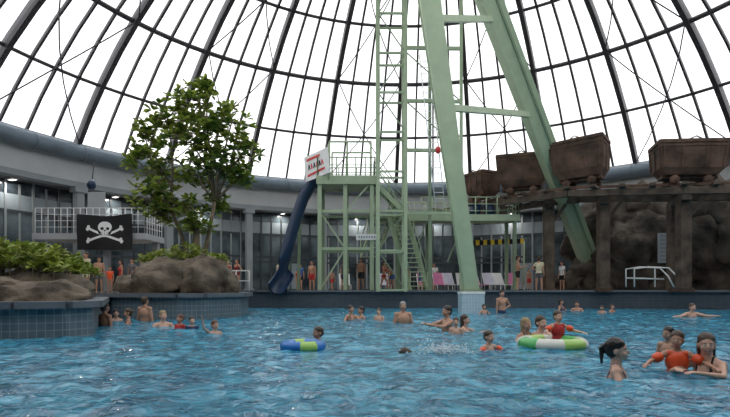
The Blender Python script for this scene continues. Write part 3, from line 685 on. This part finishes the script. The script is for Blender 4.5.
    fv=np.repeat(mi,ls); pv=np.zeros(nV); pv[lv[(fv==3)|(fv==4)]]=.007 if cl!='vest' else .02
    hv=np.zeros(nV); nr=np.empty(nV*3); res.vertices.foreach_get('normal',nr); nr=nr.reshape(-1,3)
    hv[lv[fv==1]]=1
    if hv.any():
        for i in np.nonzero(hv)[0]: pv[i]=.005*noise.noise(Vector(co[i])*45)
    co=co+nr*pv[:,None]
    ex=MB(); RM=Matrix(RH.tolist())
    for sx in(-1,1):
        ex.ell(hp(sx*.028,-.0755,.102),V((.0125,.0115,.0085))*k,EYW,RM,10,8); ex.ell(hp(sx*.028,-.0845,.102),V((.0055,.004,.0060))*k,EYD,RM,8,6)
        ex.tube([hp(sx*.014,-.086,.122),hp(sx*.03,-.083,.126),hp(sx*.044,-.070,.121)],.0026*k,HR[hc],6)
    if smile: ex.ell(hp(0,-.0865,.0435),V((.0155,.006,.0038))*k,MOU,RM,10,6)
    if bands:
        for S,E,W in arms:
            d=unit(E-S); pts=[S+d*q for q in(.07,.085,.11,.15,.19,.215,.23)]; ex.tube(pts,[.05,.072,.082,.085,.082,.072,.05],ORANGE,16)
    off=len(co); allv=np.vstack([co]+([np.array(ex.v)] if ex.v else []))
    allv*=s; allv=allv@rzz(math.radians(yaw)).T
    zt=allv[:,2].max(); zb=allv[:,2].min(); 
    if pose in('wave',) : zt=((hp(0,.02,.23))*s)[2]
    dz=(ground-zb) if ground is not None else (top-zt)
    allv+=V((x,y,dz))
    polys=[list(p.vertices) for p in res.polygons]+[[a+off for a in f] for f in ex.f]
    emi=[mats.index(ex.mats[m]) for m in ex.m]
    out=bpy.data.meshes.new(name); out.from_pydata(allv.tolist(),[],polys)
    for m in mats: out.materials.append(m)
    out.polygons.foreach_set('material_index',list(mi.tolist())+emi); out.polygons.foreach_set('use_smooth',[True]*len(polys)); out.update()
    bpy.data.meshes.remove(res)
    ob=bpy.data.objects.new(name,out); sc.collection.objects.link(ob); return ob
def water(name,x,wl,top,**k):
    Y=CH*F/(wl-290); figure(name,(x-365)*Y/F,Y,top=CH+(290-top)*Y/F,**k)
def deck(name,x,Y,g=.82,**k): figure(name,(x-365)*Y/F,Y,ground=g,**k)
N=.0075
water('woman_in_pool',617,377,337,h=1.68,fem=1,yaw=60,pose='wade',skin='fair',hair='pony',hc='dark',cl='bikini',cc='navy',smile=True,vox=N,hyaw=0)
water('child_in_pool',677,371,330,h=1.15,yaw=-25,pose='spread',skin='tan',hair='short',hc='brown',cl='vest',cc='red',cc2='orange',bands=True,vox=N,hyaw=-15)
water('woman_in_pool',707,373,332,h=1.68,fem=1,yaw=-55,pose='hug',skin='fair',hair='wet',hc='brown',cl='bikini',cc='black',smile=True,vox=N,hyaw=30)
water('child_in_pool',668,356,326,h=1.1,yaw=-60,pose='down',skin='tan',hair='short',hc='dark',cl='trunks',vox=N)
water('child_in_pool',558,345,310,h=1.1,yaw=10,pose='spread',skin='fair',hair='short',hc='brown',cl='vest',cc='red',cc2='red',bands=True,vox=N)
water('child_in_pool',489,350,330,h=1.05,yaw=35,pose='spread',skin='fair',hair='short',hc='brown',cl='trunks',bands=True,vox=N)
water('man_in_pool',541,339,315,h=1.78,yaw=25,pose='hug',skin='fair',hair='short',hc='brown',cl='trunks',vox=N)
water('woman_in_pool',526,340,317,h=1.68,fem=1,yaw=20,pose='wade',skin='tan',hair='wet',hc='blond',cl='bikini',cc='black',vox=N)
water('child_in_pool',318,346,326,h=1.15,yaw=-55,pose='reach',skin='tan',hair='short',hc='brown',cl='trunks',vox=N)
water('man_in_pool',403,323,301,h=1.8,yaw=5,pose='down',skin='tan',hair='short',hc='grey',cl='trunks',bulk=1.12)
water('woman_in_pool',351,320,305,h=1.65,fem=1,yaw=30,pose='wade',skin='tan',hair='bun',hc='dark',cl='bikini',cc='black')
water('man_in_pool',361,319,306,h=1.75,yaw=-60,pose='down',skin='tan',hc='dark')
water('child_in_pool',379,320,308,h=1.2,yaw=-20,pose='down',skin='fair',hc='brown',cl='trunks')
water('man_in_pool',447,331,305,h=1.78,yaw=-70,pose='hug',skin='tan',hc='dark',hyaw=10,vox=.01)
water('woman_in_pool',465,330,314,h=1.66,fem=1,yaw=60,pose='hug',skin='fair',hair='wet',hc='brown',cl='bikini',cc='black',vox=.01)
water('child_in_pool',456,333,317,h=1.1,yaw=-10,pose='down',skin='fair',hc='brown',vox=.01)
water('man_in_pool',502,313,290,h=1.8,yaw=10,pose='akimbo',skin='tan',hc='dark')
water('child_in_pool',484,314,304,h=1.2,yaw=10,pose='wade',skin='tan',hc='dark')
water('woman_in_pool',561,311,299,h=1.65,fem=1,yaw=40,pose='wade',skin='tan',hair='long',hc='dark',cl='suit')
water('man_in_pool',577,311,301,h=1.75,yaw=-30,pose='wade',skin='tan',hc='dark')
water('child_in_pool',602,313,305,h=1.2,yaw=-30,pose='wade',skin='tan',hc='dark')
water('child_in_pool',612,312,304,h=1.2,yaw=30,pose='wade',skin='tan',hc='brown')
water('man_swimming',689,317,303,h=1.8,yaw=5,pose='wide',skin='fair',hair='short',hc='brown',bulk=1.15)
water('man_in_pool',145,321,296,h=1.8,yaw=160,pose='down',skin='tan',hc='brown',bulk=1.1)
water('man_in_pool',105,326,302,h=1.75,yaw=150,pose='down',skin='brown',hc='dark')
water('woman_in_pool',128,324,308,h=1.66,fem=1,yaw=-60,pose='wade',skin='tan',hair='bun',hc='brown',cl='bikini')
water('man_in_pool',163,327,310,h=1.75,yaw=40,pose='wade',skin='fair',hair='short',hc='blond')
water('child_in_pool',180,329,314,h=1.2,yaw=-30,pose='down',skin='tan',hc='red',cl='tee',cc='red',cc2='red')
water('child_in_pool',192,329,316,h=1.15,yaw=30,pose='down',skin='fair',hc='dark',cl='tee',cc='navy',cc2='navy')
water('child_in_pool',215,334,320,h=1.2,yaw=50,pose='wave',skin='fair',hc='red',cl='trunks',swap=True,vox=.01)
water('woman_in_pool',116,321,309,h=1.6,fem=1,yaw=30,pose='down',skin='fair',hair='long',hc='dark')
deck('man_on_deck',86,23.5,h=1.85,yaw=-20,pose='phone',skin='tan',hc='brown',cl='shirt',cc='cream',cc2='cream',g=.75)
deck('man_on_deck',99,24.6,h=1.7,yaw=30,pose='stand',skin='tan',hc='dark',cl='shorts',cc='grey',g=.75)
deck('woman_on_deck',121,25,h=1.6,fem=1,yaw=-50,pose='stand',skin='tan',hair='long',hc='dark',cl='suit',cc='red',g=.75)
deck('man_on_deck',132,25.4,h=1.7,yaw=-20,pose='akimbo',skin='tan',hc='dark',cl='shirt',cc='grey',cc2='grey',g=.75)
deck('woman_on_deck',74,25.2,h=1.62,fem=1,yaw=40,pose='walk',skin='fair',hair='long',hc='brown',cl='suit',cc='black',g=.75)
deck('child_on_deck',110,24.8,h=1.25,yaw=10,pose='stand',skin='tan',hc='dark',cl='tee',cc='navy',cc2='orange',g=.75)
deck('woman_on_deck',142,25.5,h=1.6,fem=1,yaw=-40,pose='phone',skin='tan',hair='bun',hc='dark',cl='suit',cc='navy',g=.75)
deck('woman_on_deck',228,27.2,h=1.65,fem=1,yaw=30,pose='stand',skin='tan',hair='long',hc='dark',cl='dress',cc='pat')
deck('woman_on_deck',237,27.6,h=1.72,fem=1,yaw=-30,pose='akimbo',skin='tan',hair='bun',hc='dark',cl='suit',cc='pat')
deck('man_on_deck',281,28,h=1.7,yaw=20,pose='phone',skin='fair',hair='cap',hc='blond',cl='shirt',cc='white',cc2='cream')
deck('child_on_deck',298,28.5,h=1.2,yaw=40,pose='stand',skin='tan',hc='dark',cl='tee',cc='red',cc2='red')
deck('man_on_deck',361,28,h=1.8,yaw=-10,pose='stand',skin='brown',hc='dark',cl='shorts',cc='black')
deck('woman_on_deck',384,27.3,h=1.62,fem=1,yaw=60,pose='walk',skin='tan',hair='long',hc='dark',cl='bikini',cc='red')
deck('man_on_deck',392,27.9,h=1.7,yaw=-40,pose='bend',skin='tan',hc='brown',cl='trunks',cc='blue')
deck('child_on_deck',332,29,h=1.25,yaw=-40,pose='walk',skin='tan',hc='brown',cl='trunks',cc='red')
deck('man_on_deck',344,29.2,h=1.75,yaw=30,pose='akimbo',skin='tan',hc='dark',cl='shirt',cc='navy',cc2='grey')
deck('man_on_deck',312,29.5,h=1.72,yaw=-20,pose='stand',skin='tan',hc='dark',cl='trunks',cc='red')
deck('woman_on_deck',421,28.2,h=1.6,fem=1,yaw=20,pose='stand',skin='fair',hair='long',hc='brown',cl='dress',cc='blue')
deck('man_on_deck',434,31.5,h=1.75,yaw=-20,pose='walk',skin='tan',hc='dark',cl='shirt',cc='black',cc2='white')
deck('child_on_deck',408,29.6,h=1.25,yaw=20,pose='stand',skin='tan',hc='dark',cl='trunks',cc='blue')
deck('man_on_deck',518,27,h=1.85,yaw=70,pose='phone',skin='tan',hc='dark',cl='shorts',cc='black')
deck('man_on_deck',539,26.6,h=1.78,yaw=150,pose='akimbo',skin='tan',hc='brown',cl='shirt',cc='grey',cc2='cream')
deck('child_on_deck',529,27.6,h=1.2,yaw=20,pose='stand',skin='tan',hc='brown',cl='trunks',cc='red')
deck('woman_on_deck',562,27.4,h=1.6,fem=1,yaw=-60,pose='stand',skin='tan',hair='long',hc='dark',cl='shirt',cc='black',cc2='white')
deck('man_on_deck',300,31,h=1.7,yaw=0,pose='walk',skin='tan',hc='dark',cl='shirt',cc='black',cc2='blue')
# ---------------------------------------------------------------- swim rings
def ring(name,x,wl,r,rt,ms,z=.08,sq=1):
    Y=CH*F/(wl-290); c=Vector(((x-365)*Y/F,Y,z)); b=MB(); n=48; m=16
    for i in range(n):
        vs=[]
        for q in(i,i+1):
            a=TW*q/n
            for k in range(m):
                t=TW*k/m; vs.append(c+Vector(((r+rt*math.cos(t))*math.cos(a),(r+rt*math.cos(t))*math.sin(a)*sq,rt*.85*math.sin(t))))
        b.add(vs,[(k,(k+1)%m,m+(k+1)%m,m+k) for k in range(m)],ms[(i//6)%len(ms)],sm=True)
    b.build(name)
RG=mat('ring_green',(.12,.5,.15),.25,0,.05);RW=mat('ring_white',(.75,.75,.68),.25,0,.05);RB_=mat('ring_blue',(.03,.2,.6),.25,0,.05);RC=mat('ring_lime',(.4,.65,.15),.25,0,.05)
ring('swim_ring',552,347,.42,.12,[RG,RW,RC,RW],.06)
ring('swim_ring',303,349,.25,.10,[RB_,RB_,RC,RB_],.05)
b=MB(); FO=mat('water_foam',(.75,.82,.86),.4,0,.05); c=Vector(((445-365)*7.3/F,7.4,0))
for k in range(420):
    a=random.uniform(0,TW); r=random.gauss(0,.2); q=random.uniform(.004,.013); b.ell(c+Vector((r*math.cos(a)*1.5,r*math.sin(a),.02+abs(random.gauss(0,.05)))),(q*1.4,q,q),FO,None,6,4)
b.build('water_splash')
figure('child_diving',(440-365)*7.6/F,7.6,pose='swim',h=1.3,yaw=-80,top=.08,skin='tan',hc='brown',lean=85,hpitch=60)
# ---------------------------------------------------------------- world, camera
w=bpy.data.worlds.new('overcast_sky'); sc.world=w; w.use_nodes=True; nt=w.node_tree; bg=nt.nodes['Background']
tc=nt.nodes.new('ShaderNodeTexCoord'); nz=nt.nodes.new('ShaderNodeTexNoise'); nz.inputs['Scale'].default_value=2.5; nz.inputs['Detail'].default_value=4
rp=nt.nodes.new('ShaderNodeValToRGB'); rp.color_ramp.elements[0].position=.3; rp.color_ramp.elements[0].color=(.80,.82,.85,1); rp.color_ramp.elements[1].position=.65; rp.color_ramp.elements[1].color=(1,.995,.98,1)
nt.links.new(tc.outputs['Generated'],nz.inputs['Vector']); nt.links.new(nz.outputs['Fac'],rp.inputs['Fac']); nt.links.new(rp.outputs['Color'],bg.inputs['Color']); bg.inputs['Strength'].default_value=2.1
cd=bpy.data.cameras.new('camera'); cam=bpy.data.objects.new('camera',cd); sc.collection.objects.link(cam); sc.camera=cam
cam.location=(0,0,CH); cam.rotation_euler=(math.pi/2,0,0); cd.sensor_width=36; cd.lens=36*F/730; cd.shift_y=81.5/730; cd.clip_end=500
